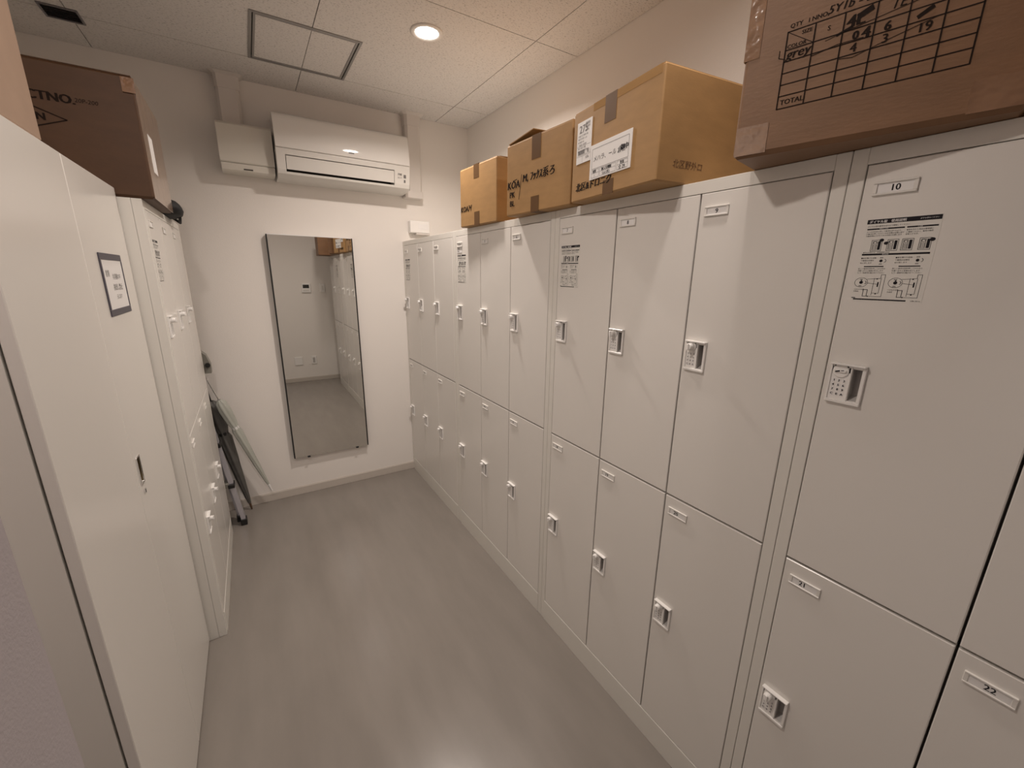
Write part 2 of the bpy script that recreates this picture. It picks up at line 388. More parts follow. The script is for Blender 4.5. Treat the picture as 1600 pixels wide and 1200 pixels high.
def marks_mesh(flat=False):
    mb = MB(); y = -.0045; k = 0
    for r in range(4):
        for c in range(3):
            x = LX0+.0085+c*.0085; z = LZ1-.0375-r*.0092
            ch = ['1', '2', '3', '4', '5', '6', '7', '8', '9', 'C', '0', 'A'][k]; k += 1
            mb.text(ch, 0.0062, (x, y, z), EXU, EZU, 'c', bold=2)
    for sx in (-1, 1):
        mb.add([(KX+sx*.0145-.0012, y, KZ-.002), (KX+sx*.0145+.0012, y, KZ-.002), (KX+sx*.0145+.0012, y, KZ+.008), (KX+sx*.0145-.0012, y, KZ+.008)], [(0, 1, 2, 3)])
        mb.add([(KX+sx*.0105-.0014, y, KZ+.0085), (KX+sx*.0105+.0014, y, KZ+.0085), (KX+sx*.0105+.0014, y, KZ+.0113), (KX+sx*.0105-.0014, y, KZ+.0113)], [(0, 1, 2, 3)])
    if flat:
        P = (KX, -.0092, KZ); mb.stroke([(-.007, -.0016), (-.001, .0003)], .0026, P, EXU, EZU); mb.stroke([(.002, .0012), (.006, .002)], .0014, P, EXU, EZU)
    return mesh_of(mb, 'key_marks', M['grey_ink'] if not flat else M['ink'])
def buttons_mesh():
    mb = MB()
    for r in range(4):
        for c in range(3):
            x = LX0+.0085+c*.0085; z = LZ1-.0352-r*.0092
            mb.box(x-.003, x+.003, -.0042, -.0037, z-.0033, z+.0033, 0)
    return mesh_of(mb, 'key_buttons', M['card'])
QX0, QX1, QZ0, QZ1 = 0.015, 0.077, -0.0545, -0.0315
def plate_mesh():
    mb = MB()
    mb.box(QX0, QX1, -.0045, 0, QZ1-.0035, QZ1, .0008).box(QX0, QX1, -.0045, 0, QZ0, QZ0+.0035, .0008)
    mb.box(QX0, QX0+.006, -.0035, 0, QZ0+.0035, QZ1-.0035, .0006).box(QX1-.006, QX1, -.0035, 0, QZ0+.0035, QZ1-.0035, .0006)
    return mesh_of(mb, 'number_holder', M['plate'])
def card_mesh():
    mb = MB(); mb.box(QX0+.006, QX1-.006, -.0014, 0, QZ0+.0035, QZ1-.0035); return mesh_of(mb, 'number_card', M['card'])
# instruction sticker (black print on clear film)
SX0, SZ0, SZ1 = 0.017, -0.238, -0.095
SWD = 0.100
def sticker_print():
    mb = MB(); y = -.0005; SH = SZ1-SZ0
    def R_(x0, x1, z0, z1, d=0): mb.add([(SX0+x0, y-d, SZ1-z1), (SX0+x1, y-d, SZ1-z1), (SX0+x1, y-d, SZ1-z0), (SX0+x0, y-d, SZ1-z0)], [(0, 1, 2, 3)])
    def L(pl, w_=.0005): mb.stroke([(a, -b_) for a, b_ in pl], w_, (SX0, y, SZ1), EXU, EZU)
    def T_(s_, size, x, z): mb.text(s_, size, (SX0+x, y, SZ1-z), EXU, EZU)
    R_(0, .100, 0, .0075)
    R_(0.002, .055, .0155, .0178); R_(.058, .098, .0155, .0178)
    T_('ダイヤル錠の番号を合わせて開閉してください', .0028, .002, .013)
    lines = ['①つまみを右に回して番号を合わせます。', '②番号を押してからつまみを開の位置に回す', '③扉を閉めてからつまみを閉の位置に戻す']
    for k, s_ in enumerate(lines): T_(s_, .0027, .002, .0222+k*.0036)
    for k, s_ in enumerate(['番号を忘れた場合は管理者に', 'ご連絡ください。番号は毎回', '変更できます。']): T_(s_, .0027, .058, .0222+k*.0036)
    for k, x in enumerate((.013, .036, .056, .079)):     # four small lock pictures
        z = .036; L([(x, z), (x+.015, z), (x+.015, z+.019), (x, z+.019), (x, z)], .0007)
        R_(x+.0095, x+.0135, z+.002, z+.017); L([(x+.002, z+.002), (x+.008, z+.002), (x+.008, z+.017), (x+.002, z+.017), (x+.002, z+.002)], .0006)
        for r in range(4):
            for c in range(3): R_(x+.0027+c*.0018, x+.0037+c*.0018, z+.008+r*.0021, z+.0092+r*.0021)
        n = 12; cx, cz = x+.005, z+.0045; L([(cx+.0022*math.cos(2*PI*i/n), cz+.0022*math.sin(2*PI*i/n)) for i in range(n+1)], .0006)
    def blob(cx, cz, r, sx=1.0):
        n = 14; mb.add([(SX0+cx+r*sx*math.cos(2*PI*i/n), y-.0001, SZ1-cz+r*math.sin(2*PI*i/n)) for i in range(n)], [tuple(range(n))])
    blob(.027, .0365, .0027, 1.2); blob(.034, .042, .0027, 1.2); blob(.095, .039, .003, 1.2)
    L([(.022, .041), (.026, .038)], .001); L([(.034, .042), (.039, .039)], .001); L([(.089, .040), (.095, .039)], .001)
    R_(.002, .096, .0595, .0625); T_('番号の変更方法　非常解錠の方法', .0026, .003, .0585)
    for s0 in (0.002, .052):
        for k, s_ in enumerate(['■扉を開けた状態', 'で裏側の切替を', '右に回します']): T_(s_, .0029, s0, .0685+k*.0042)
        blob(s0+.0305, .0725, .0024); n = 10
        L([(s0+.0345+.003*math.cos(-1.2+2.4*i/n), .0725+.003*math.sin(-1.2+2.4*i/n)) for i in range(n+1)], .0008)
        T_('登録', .0024, s0+.028, .0680); T_('通常', .0024, s0+.028, .079)
        R_(s0+.007, s0+.036, .0815, .0832)
        for k, s_ in enumerate(['新しい番号を四桁押してから元の', '位置へ戻すと登録が完了します', 'もう一度番号を確かめてください']): T_(s_, .0027, s0-.001, .0872+k*.0037)
        # enlarged dial in a circle and a door edge drawing
        cx, cz, r = s0+.008, .111, .0098; n = 28
        L([(cx+r*math.cos(2*PI*i/n), cz+r*.86*math.sin(2*PI*i/n)) for i in range(n+1)], .0006)
        blob(cx, cz, .0028); R_(cx-.0008, cx+.0008, cz-.0045, cz)
        L([(cx+.0048+.0028*math.cos(-1.2+2.4*i/8), cz+.0028*math.sin(-1.2+2.4*i/8)) for i in range(9)], .0009)
        T_('登録', .0024, cx-.003, cz-.0045); T_('通常', .0024, cx-.003, cz+.0072)
        L([(cx+.008, cz-.006), (s0+.036, .1035), (s0+.036, .097), (s0+.042, .097), (s0+.042, .136), (s0+.015, .136)], .0006)
        L([(cx+.0098, cz+.001), (s0+.033, .114)], .0006); L([(s0+.027, .1035), (s0+.027, .134)], .0006); L([(s0+.037, .1035), (s0+.037, .130), (s0+.027, .130)], .0006)
        R_(s0+.0325, s0+.0345, .110, .1185); blob(s0+.031, .1045, .0011); blob(s0+.033, .131, .0012); blob(s0+.022, .136, .0011)
        L([(s0+.014, .124), (s0+.014, .136), (s0+.020, .136), (s0+.020, .124), (s0+.014, .124)], .0009)
        T_('つまみの位置', .0026, s0-.001, .1245); T_('を確認', .0026, s0-.001, .1282)
    R_(0.0, .006, .1385, .1400); R_(.003, .080, .1405, .1428)
    T_('お問い合わせ', .0022, .086, .1425)
    mb.m = 1; y = -.0008
    mb.text('ダイヤル錠　使用説明', .0052, (SX0+.003, y, SZ1-.0060), EXU, EZU, bold=1)
    mb.text('必ずお読みください', .0026, (SX0+.073, y, SZ1-.0048), EXU, EZU)
    mb.text('施錠のしかた', .0021, (SX0+.020, y, SZ1-.0174), EXU, EZU); mb.text('ご注意', .0021, (SX0+.072, y, SZ1-.0174), EXU, EZU)
    mb.text('番号変更', .0023, (SX0+.032, y, SZ1-.0618), EXU, EZU)
    return mesh_of(mb, 'sticker_print', [M['ink'], M['card']])
def film_mesh():
    mb = MB(); mb.box(SX0-.001, SX0+SWD+.001, -.0003, 0, SZ0-.001, SZ1+.001); return mesh_of(mb, 'instruction_sticker', M['film'])
D = dict(door=door_mesh(), pocket=pocket_mesh(), case=case_mesh(), knob=knob_mesh(), knobf=knob_mesh(True), marks=marks_mesh(), marksf=marks_mesh(True),
         buttons=buttons_mesh(), plate=plate_mesh(), card=card_mesh(), sprint=sticker_print(), film=film_mesh())

def locker_body(ncol):
    W = 2*m_+CW*ncol; mb = MB(); th = 0.0012
    mb.box(0.0006, m_, 0, 0.03, 0, H, 0.0012); mb.box(W-m_, W-.0006, 0, 0.03, 0, H, 0.0012)       # front stiles
    mb.box(m_, W-m_, 0.0, 0.03, ZT, H, 0.0008); mb.box(m_, W-m_, -0.0018, 0.03, 0.0, ZB, 0.001)          # top and bottom rails
    mb.box(0.0006, 0.0026, 0.028, DEP, 0.0, H); mb.box(W-.0026, W-.0006, 0.028, DEP, 0.0, H)
    mb.box(0.0026, W-.0026, DEP-.002, DEP, 0.0, H); mb.box(0.0026, W-.0026, 0.03, DEP-.002, H-.002, H)
    mb.box(0.0026, W-.0026, 0.03, DEP-.002, ZB-.004, ZB-.002)
    return mb, W
def locker_inner(ncol):
    W = 2*m_+CW*ncol; mb = MB()
    for k in range(1, ncol): mb.box(m_+CW*k-.008, m_+CW*k+.008, 0.019, 0.05, ZB, ZT)
    mb.box(m_, W-m_, 0.019, 0.05, ZM-.009, ZM+.009)
    mb.box(m_-.004, m_+.004, 0.019, 0.04, ZB, ZT); mb.box(W-m_-.004, W-m_+.004, 0.019, 0.04, ZB, ZT)
    mb.box(m_, W-m_, 0.019, 0.04, ZT-.004, ZT+.004); mb.box(m_, W-m_, 0.019, 0.04, ZB-.004, ZB+.004)
    return mb
def make_locker(ncol, label, loc, rz, upper, lower, group, extra=None):
    t = thing('locker_unit', label, 'locker', loc, rz, group)
    mb, W = locker_body(ncol); mb.build('body', M['paint2'], t)
    locker_inner(ncol).build('door_stops', M['inside'], t)
    for row, (nums, ztop) in enumerate(((upper, ZT-.0015), (lower, ZM-.0015))):
        for c in range(ncol):
            d = part('door', D['door'], t, (m_+CW*c+.002, -.0005, ztop))
            flat = (nums[c] == '10')
            part('finger_recess', D['pocket'], d); part('lock_case', D['case'], d)
            part('lock_knob', D['knobf' if flat else 'knob'], d); part('key_buttons', D['buttons'], d)
            part('key_marks', D['marksf' if flat else 'marks'], d)
            part('number_holder', D['plate'], d); part('number_card', D['card'], d)
            if nums[c]:
                mb = MB(); off = -.006 if len(nums[c]) == 2 and row == 1 and nums[c] != '22' else 0
                mb.text(nums[c], .0150, ((QX0+QX1)/2+off, -.0016, (QZ0+QZ1)/2-.0052), EXU, EZU, 'c', bold=1)
                mb.build('number_print', M['ink'], d)
            if c == 0 and row == 0:
                part('instruction_sticker', D['film'], d); part('sticker_print', D['sprint'], d)
                if extra:
                    mb = MB(); mb.box(QX0-.001, QX0+.058, -.0012, 0, QZ0-.030, QZ0-.002); mb.build('name_label', M['card'], d)
                    mb = MB(); mb.text('予備', .012, (QX0+.004, -.0014, QZ0-.013), EXU, EZU, bold=1); mb.text('共用', .010, (QX0+.004, -.0014, QZ0-.026), EXU, EZU, bold=1)
                    mb.build('name_print', M['grey_ink'], d)
    return t
RR = -PI/2
G = 'white steel lockers in the right row'
make_locker(2, 'white steel locker with doors numbered 10, 21 and 22, nearest at the right', (0, 0, 0), RR, ['10', '11'], ['21', '22'], G)
make_locker(3, 'white steel locker with doors numbered 7, 8, 9 above and 18, 19, 20 below', (0, 0.9, 0), RR, ['7', '8', '9'], ['18', '19', '20'], G)
make_locker(3, 'white steel six-door locker, second from the far wall in the right row', (0, 1.8, 0), RR, ['4', '5', '6'], ['15', '16', '17'], G, extra=True)
make_locker(3, 'white steel six-door locker against the far wall in the right row', (0, 2.7, 0), RR, ['1', '2', '3'], ['12', '13', '14'], G)
LLX, LLY = -1.252, 1.525
make_locker(3, 'white steel six-door locker on the left, beyond the tall cabinet', (LLX, LLY, 0), PI/2, [''] *3, ['']*3, None) if False else None
tl = thing('locker_unit', 'white steel six-door locker on the left, beyond the tall cabinet', 'locker', (LLX, LLY, 0), PI/2)
def fill_locker(t, ncol):
    mb, W = locker_body(ncol); mb.build('body', M['paint2'], t); locker_inner(ncol).build('door_stops', M['inside'], t)
    for row, ztop in enumerate((ZT-.0015, ZM-.0015)):
        for c in range(ncol):
            d = part('door', D['door'], t, (m_+CW*c+.002, -.0005, ztop))
            for nm, key in (('finger_recess', 'pocket'), ('lock_case', 'case'), ('lock_knob', 'knob'), ('key_buttons', 'buttons'), ('key_marks', 'marks'), ('number_holder', 'plate'), ('number_card', 'card')):
                part(nm, D[key], d)
            if c == 0 and row == 0:
                part('instruction_sticker', D['film'], d); part('sticker_print', D['sprint'], d)
fill_locker(tl, 3)

# ------------------------------------------------------------------ tall two-door cabinet on the left
CXF, CY0, CY1, CH = -1.314, 0.598, 1.519, 1.808
t = thing('storage_cabinet', 'tall white two-door steel cabinet at the left with a black-framed notice', 'cabinet', (CXF, CY0, 0), PI/2)
W = CY1-CY0; dth = 0.019
mb = MB(); y0 = dth+.004
mb.box(0.0, 0.0015, y0, .475, 0, CH-.001); mb.box(W-.0015, W, y0, .475, 0, CH-.001)
mb.box(.0015, W-.0015, y0, .475, CH-.003, CH-.001); mb.box(.0015, W-.0015, .473, .475, 0, CH-.003)
mb.box(.0015, .03, y0, y0+.012, 0, CH-.003).box(W-.03, W-.0015, y0, y0+.012, 0, CH-.003)
mb.box(.03, W-.03, y0, y0+.012, 0, .05).box(.03, W-.03, y0, y0+.012, CH-.04, CH-.003)
mb.build('body', M['paint2'], t)
seam = 0.448
HZ0, HZ1, HX_0, HX_1 = 0.955, 1.035, 0.030, 0.062
mb = MB(); mb.box(0, seam-.0015, 0, dth, .012, CH, .0015); mb.build('door', M['paint'], t)
# right door with a real pocket
mb = MB(); c = .002; x0, x1 = seam+.0015, W; X = [x0+c, seam+HX_0, seam+HX_1, x1-c]; Z = [.012+c, HZ0, HZ1, CH-c]
V = [(x, 0, z) for z in Z for x in X]; F = [(j*4+i, j*4+i+1, (j+1)*4+i+1, (j+1)*4+i) for j in range(3) for i in range(3) if not (i == 1 and j == 1)]
mb.add(V, F)
O = [(x0, c, .012), (x1, c, .012), (x1, c, CH), (x0, c, CH)]; I = [(x0+c, 0, .012+c), (x1-c, 0, .012+c), (x1-c, 0, CH-c), (x0+c, 0, CH-c)]; B = [(x, dth, z) for x, _, z in O]
mb.add(O+I+B, [f for k in range(4) for f in ((k, (k+1) % 4, 4+(k+1) % 4, 4+k), (8+k, 8+(k+1) % 4, (k+1) % 4, k))]); mb.add(B, [(3, 2, 1, 0)])
rd = mb.build('door', M['paint'], t)
mb = MB(); a, b_, c_, d_, dd = seam+HX_0, seam+HX_1, HZ0, HZ1, .017
V = [(a, 0, c_), (b_, 0, c_), (b_, 0, d_), (a, 0, d_), (a, dd, c_+.012), (b_, dd, c_+.012), (b_, dd, d_-.006), (a, dd, d_-.006)]
mb.add(V, [(4, 5, 6, 7), (0, 1, 5, 4), (1, 2, 6, 5), (2, 3, 7, 6), (3, 0, 4, 7)]); mb.build('handle_recess', M['brass'], rd)
mb = MB(); mb.box(a-.003, a, -.0025, 0, c_-.003, d_+.003, .0006).box(b_, b_+.003, -.0025, 0, c_-.003, d_+.003, .0006)
mb.box(a, b_, -.0025, 0, c_-.003, c_, .0006).box(a, b_, -.0025, 0, d_, d_+.003, .0006)
mb.add([(a, -.001, c_), (b_, -.001, c_), (b_, .012, c_+.016), (a, .012, c_+.016)], [(0, 1, 2, 3)])
mb.build('handle_rim', M['chrome'], rd)
mb = MB(); mb.tube([(seam+.046, 0.0, .930), (seam+.046, -.003, .930)], .008, 16); mb.build('keyhole_rosette', M['chrome'], rd)
mb = MB(); mb.box(seam+.045, seam+.047, -.0036, -.0029, .925, .935); mb.build('keyhole', M['black'], rd)
# notice held in a dark magnetic frame
n = thing('framed_notice', 'white notice sheet in a dark frame stuck on the left cabinet', 'notice', (CXF+.0004, 1.157, 1.425), PI/2)
NW, NH = 0.228, 0.170
mb = MB(); mb.box(.004, NW-.004, -.0012, 0, .006, NH-.006); mb.build('sheet', M['card'], n)
mb = MB(); mb.box(0, NW, -.003, 0, 0, .018, .001).box(0, NW, -.003, 0, NH-.018, NH, .001).box(0, .010, -.003, 0, .018, NH-.018, .001).box(NW-.006, NW, -.003, 0, .018, NH-.018, .001)
mb.build('frame', M['magnet'], n)
mb = MB(); mb.text('書類', .020, (.030, -.0014, .108), EXU, EZU); mb.text('共用棚の中', .018, (.095, -.0014, .100), EXU, EZU)
mb.text('持出し禁止', .020, (.085, -.0014, .070), EXU, EZU, bold=1); mb.text('元に戻す', .015, (.10, -.0014, .045), EXU, EZU)
mb.build('writing', M['grey_ink'], n)

# ------------------------------------------------------------------ cardboard boxes
def carton(label, P0, P1, depth, h, m_box, loc_z=None, bulge=0.0, side=RR, sag=0.0, bev=0.004, flaps=True, warp=0.0, seed=1):
    """front bottom edge from P0 (viewer's left) to P1 (viewer's right)"""
    d = Vector(P1)-Vector(P0); w_ = d.length; rz = math.atan2(d.y, d.x)
    z = H+.0008 if loc_z is None else loc_z
    t = thing('cardboard_box', label, 'box', (P0[0], P0[1], z), rz)
    rnd = random.Random(seed); n = 7
    # subdivided walls so the board can bow a little
    mb = MB(); c = bev
    def wall(f, nu=n, nv=n):
        V = []; F = []
        for j in range(nv+1):
            for i in range(nu+1): V.append(f(i/nu, j/nv))
        for j in range(nv):
            for i in range(nu): a_ = j*(nu+1)+i; F.append((a_, a_+1, a_+nu+2, a_+nu+1))
        mb.add(V, F, True)
    def bow(a_, b_): return bulge*math.sin(PI*a_)*math.sin(PI*b_)
    cc = [rnd.uniform(-warp, warp) for _ in range(8)]
    def corner(a_, b_): return cc[0]*(1-a_)*(1-b_)+cc[1]*a_*(1-b_)+cc[2]*(1-a_)*b_+cc[3]*a_*b_
    wall(lambda a_, b_: (c+a_*(w_-2*c), -bow(a_, b_), c+b_*(h-2*c)))
    wall(lambda a_, b_: (w_+bow(a_, b_), c+a_*(depth-2*c), c+b_*(h-2*c)))
    wall(lambda a_, b_: (w_-c-a_*(w_-2*c), depth+bow(a_, b_), c+b_*(h-2*c)))
    wall(lambda a_, b_: (-bow(a_, b_), depth-c-a_*(depth-2*c), c+b_*(h-2*c)))
    # rounded vertical edges, top and bottom rims
    def arc(cx, cy, a0):
        V = []; k = 4
        for zz in (c, h-c):
            for i in range(k+1):
                a_ = a0+PI/2*i/k; V.append((cx+c*math.cos(a_), cy+c*math.sin(a_), zz))
        mb.add(V, [(i, i+1, k+2+i, k+1+i) for i in range(k)], True)
        for zz, z2, sgn in ((c, 0, 1), (h-c, h, -1)):
            V = [(cx+c*math.cos(a0+PI/2*i/k), cy+c*math.sin(a0+PI/2*i/k), zz) for i in range(k+1)]+[(cx, cy, z2)]
            mb.add(V, [((i+1, i, k+1) if sgn > 0 else (i, i+1, k+1)) for i in range(k)], True)
    arc(c, c, PI); arc(w_-c, c, 1.5*PI); arc(w_-c, depth-c, 0); arc(c, depth-c, PI/2)
    for zz, z2, s_ in ((c, 0, 1), (h-c, h, -1)):
        A = [(c, 0, zz), (w_-c, 0, zz), (w_-c, c, z2), (c, c, z2)]; B_ = [(w_, c, zz), (w_, depth-c, zz), (w_-c, depth-c, z2), (w_-c, c, z2)]
        C_ = [(w_-c, depth, zz), (c, depth, zz), (c, depth-c, z2), (w_-c, depth-c, z2)]; D_ = [(0, depth-c, zz), (0, c, zz), (c, c, z2), (c, depth-c, z2)]
        for q in (A, B_, C_, D_): mb.add(q, [(3, 2, 1, 0) if s_ > 0 else (0, 1, 2, 3)])
    mb.add([(c, c, 0), (w_-c, c, 0), (w_-c, depth-c, 0), (c, depth-c, 0)], [(3, 2, 1, 0)])
    mb.add([(c, c, h-.002), (w_-c, c, h-.002), (w_-c, depth-c, h-.002), (c, depth-c, h-.002)], [(0, 1, 2, 3)])
    mb.build('carton_body', m_box, t)
    if flaps:
        for s_ in (0, 1):
            MB().box(c*.6+s_*(w_/2-c*.1), w_/2-.001+s_*(w_/2-c*.6), c*.6, depth-c*.6, h-.002, h+.0015, .001).build('top_flap', m_box, t)
    return t, w_
def quad_tape(t, x0, x1, z0, z1, m_t, name='tape', y=-.0006):
    mb = MB(); mb.box(x0, x1, y, .0005, z0, z1); return mb.build(name, m_t, t)
E1, E2 = (1, 0, 0), (0, 0, 1)
# box 1 (smallest, far end)
t, w1 = carton('small golden cardboard box, farthest of the row on the right lockers', (-.037, 1.632), (-.019, 1.300), .33, .262, M['kraft'], bulge=.0)
quad_tape(t, .134, .182, .205, .2635, M['tape']); quad_tape(t, .137, .185, -.0005, .060, M['tape'])
MB().box(.134, .182, -.0006, .30, .2637, .2645).build('tape', M['tape'], t)
mb = MB(); mb.text('KOAｱｲ', .034, (.004, -.0008, .070), E1, E2, shear=.15, bold=2); mb.build('handwriting', M['marker'], t)
# a lifted flap edge on top
MB().add([(.17, .02, .264), (.325, .02, .264), (.325, .16, .272), (.17, .16, .272), (.17, .02, .267), (.325, .02, .267), (.325, .16, .275), (.17, .16, .275)], [(3, 2, 1, 0), (4, 5, 6, 7), (0, 1, 5, 4), (1, 2, 6, 5), (2, 3, 7, 6), (3, 0, 4, 7)]).build('loose_flap', M['kraft'], t)
# box 2
t, w2 = carton('golden cardboard box with black handwriting and a lifted top flap, second on the right lockers', (-.058, 1.150), (-.038, .775), .40, .256, M['kraft'], bulge=.0, seed=2)
quad_tape(t, .160, .212, .178, .2575, M['tape']); quad_tape(t, .160, .208, -.0005, .054, M['tape'])
MB().box(.160, .208, -.0006, .05, -.0006, .0).build('tape', M['tape'], t)
V = [(.012, .0, .2585), (.165, .0, .278), (.165, .19, .290), (.012, .19, .262)]
MB().add(V+[(x, y, z+.003) for x, y, z in V], [(3, 2, 1, 0), (4, 5, 6, 7), (0, 1, 5, 4), (1, 2, 6, 5), (2, 3, 7, 6), (3, 0, 4, 7)]).build('lifted_flap', M['kraft'], t)
mb = MB(); P = (0, -.0009, 0)
mb.text('KOA', .038, (.004, -.0009, .098), E1, E2, shear=.1, bold=2); mb.text('PK', .030, (.020, -.0009, .066), E1, E2, bold=2); mb.text('BL', .030, (.022, -.0009, .034), E1, E2, bold=2)
mb.stroke([(.044, .125), (.070, .128)], .003, P, E1, E2); mb.stroke([(.100, .140), (.084, .055)], .0028, P, E1, E2)
mb.text('M, ﾌｯｸｽ系ろ', .036, (.104, -.0009, .112), E1, E2, shear=.12, bold=2)
mb.build('handwriting', M['marker'], t)
# box 3
t, w3 = carton('large golden cardboard box with two white shipping labels on the right lockers', (-.052, .752), (-.095, .375), .45, .256, M['kraft'], bulge=.0, seed=3)
quad_tape(t, .156, .206, .188, .2575, M['tape']); quad_tape(t, .166, .214, -.0005, .038, M['tape'])
quad_tape(t, .10, w3-.01, .236, .2562, M['kraft_tape'], 'clear_tape', -.0004)
y = -.0022
o = MB().box(.024, .098, y, -.0005, .108, .224).build('shipping_label', M['card'], t)
mb = MB(); yy = y-.0003
mb.text('275', .030, (.034, yy, .193), E1, E2, bold=1)
for k, s_ in enumerate(['発送店', '横浜中', '08-14']): mb.text(s_, .008, (.066, yy, .211-k*.009), E1, E2, bold=1)
for k, s_ in enumerate(['お届け先 神奈川県', '横浜市中区 1-2-3', '様 電話 045', 'ご依頼主 東京都', '港区 品名 衣類', '受付日 8月 割れ物']): mb.text(s_, .0062, (.030, yy, .183-k*.0085), E1, E2)
for k in range(22): mb.box(.032+k*.0016, .0326+k*.0016+.0004*(k % 3), yy-.0001, yy, .133, .145)
for a_ in (.131, .128, .156): mb.stroke([(.026, a_), (.096, a_)], .0006, (0, yy, 0), E1, E2)
mb.stroke([(.056, .110), (.056, .128)], .0006, (0, yy, 0), E1, E2); mb.stroke([(.070, .128), (.070, .156)], .0006, (0, yy, 0), E1, E2)
mb.text('佐', .013, (.078, yy, .134), E1, E2, bold=1); mb.text('元払', .009, (.072, yy, .118), E1, E2, bold=1)
mb.build('label_print', M['grey_ink'], o)
o = MB().box(.100, .282, y-.0004, -.0005, .050, .144).build('address_label', M['card'], t)
mb = MB(); yy = y-.0008; B0 = (0, yy, 0)
mb.stroke([(.110, .078), (.272, .078), (.272, .132), (.110, .132), (.110, .078)], .0008, B0, E1, E2)
mb.text('メハラ、ール 倉吉', .0175, (.116, yy, .098), E1, E2, shear=.1); mb.text('御中', .0165, (.238, yy, .101), E1, E2, bold=2)
for a_, b_ in ((.110, .146), (.150, .222), (.228, .272)):
    mb.stroke([(a_, .054), (b_, .054), (b_, .075), (a_, .075), (a_, .054)], .0006, B0, E1, E2); mb.stroke([(a_, .066), (b_, .066)], .0006, B0, E1, E2)
mb.text('個数', .0085, (.116, yy, .0675), E1, E2, bold=1); mb.text('納入日/期限', .0085, (.158, yy, .0675), E1, E2, bold=2); mb.text('数量', .0085, (.240, yy, .0675), E1, E2, bold=1)
mb.text('/', .010, (.124, yy, .0555), E1, E2); mb.text('5.6 (木)', .0110, (.162, yy, .0555), E1, E2, bold=1); mb.text('全 29.', .0120, (.234, yy, .0550), E1, E2, bold=1)
mb.build('label_print', M['ink'], o)
mb = MB(); mb.text('北区&ドロニク', .027, (.024, -.0009, .030), E1, E2, shear=.12, bold=2); mb.build('handwriting', M['marker'], t)
mb = MB(); mb.text('北区野外ロ', .021, (w3+.0006, .050, .038), (0, 1, 0), E2, shear=.15); mb.build('side_handwriting', M['faint'], t)
# box 4 (big, brown, nearest in view) with a printed size table
t, w4 = carton('large dark brown cardboard box with a printed size table, nearest on the right lockers', (-.119, .165), (-.037, -.214), .52, .40, M['kraft_dark'], bulge=.0, seed=4, bev=.008)
tb = MB(); P = (0, -.0007, 0)
X0, X1, Z0 = .069, .316, .0735; cols = [.069, .111, .152, .194, .235, .277, .316]
rows = [.0735, .094, .1125, .131, .1495, .1675, .196]
for z in rows: tb.stroke([(X0, z), (X1, z)], .0018, P, E1, E2)
for x in cols: tb.stroke([(x, rows[0]), (x, rows[-1])], .0020, P, E1, E2)
tb.stroke([(X0, rows[-1]), (cols[1], rows[-2])], .0010, P, E1, E2)
tb.text('TOTAL', .0115, (X0+.004, P[1], .0795), E1, E2, bold=1); tb.text('SIZE', .0085, (X0+.022, P[1], .186), E1, E2, bold=1); tb.text('COLOR', .0085, (X0+.002, P[1], .1695), E1, E2, bold=1)
tb.text('S', .010, (cols[1]+.018, P[1], .178), E1, E2, bold=1)
tb.text('QTY   I NNO,', .0095, (X0+.002, P[1], .201), E1, E2, bold=1)
tb.build('printed_table', M['marker'], t)
mb = MB(); P = (0, -.0009, 0)
mb.text('5Y1b - 3b', .017, (X0+.056, P[1], .202), E1, E2, shear=.2, bold=1)
mb.text('grey', .021, (X0+.002, P[1], .153), E1, E2, shear=.2, bold=1)
mb.text('4L', .024, (cols[2]+.003, P[1], .172), E1, E2, bold=2)
mb.stroke([(cols[2]+.020, .184), (cols[2]+.034, .190)], .009, P, E1, E2)
mb.text('1E', .020, (cols[3]+.016, P[1], .178), E1, E2, shear=.2); mb.text('8', .02, (cols[4]+.018, P[1], .178), E1, E2)
mb.text('0', .017, (cols[2]+.014, P[1], .152), E1, E2, bold=2); mb.text('4', .022, (cols[2]+.026, P[1], .150), E1, E2, bold=2)
mb.text('6', .018, (cols[3]+.012, P[1], .151), E1, E2, bold=2); mb.stroke([(cols[4]+.012, .156), (cols[4]+.026, .164)], .006, P, E1, E2)
mb.text('4', .018, (cols[2]+.014, P[1], .134), E1, E2, bold=1); mb.text('3', .018, (cols[3]+.012, P[1], .134), E1, E2, bold=1); mb.text('19', .018, (cols[4]+.012, P[1], .134), E1, E2, bold=1)
mb.stroke([(cols[1], .146), (cols[2]-.004, .152), (cols[2]+.03, .151)], .0012, P, E1, E2); mb.stroke([(cols[1]+.018, .163), (cols[2]+.004, .168), (cols[4]+.035, .183)], .0010, P, E1, E2)
mb.stroke([(cols[2]+.001, .129), (cols[2]+.02, .126), (cols[3]+.02, .137), (cols[5]-.004, .150)], .0010, P, E1, E2)
mb.stroke([(.060, .170), (.060, .158), (.070, .154)], .0012, P, E1, E2)
mb.stroke([(cols[1]+.034, .166), (cols[2]+.012, .172)], .004, P, E1, E2)
mb.build('handwriting', M['marker'], t)
for (x0, x1, z0, z1) in ((.0, .026, .170, .40), (.004, .060, .004, .055), (.325, w4-.004, .006, .050)):
    quad_tape(t, x0, x1, z0, z1, M['clear_tape'], 'clear_tape', -.0008)
MB().box(-.0012, .0005, .0, .20, .17, .40).build('clear_tape', M['clear_tape'], t)
# box 5 (beyond the right edge of the frame, seen in the mirror)
t, w5 = carton('brown cardboard box behind the viewer, seen at the top of the mirror', (-.175, -.268), (-.155, -.640), .50, .30, M['kraft_dark'], bulge=.002, seed=5)
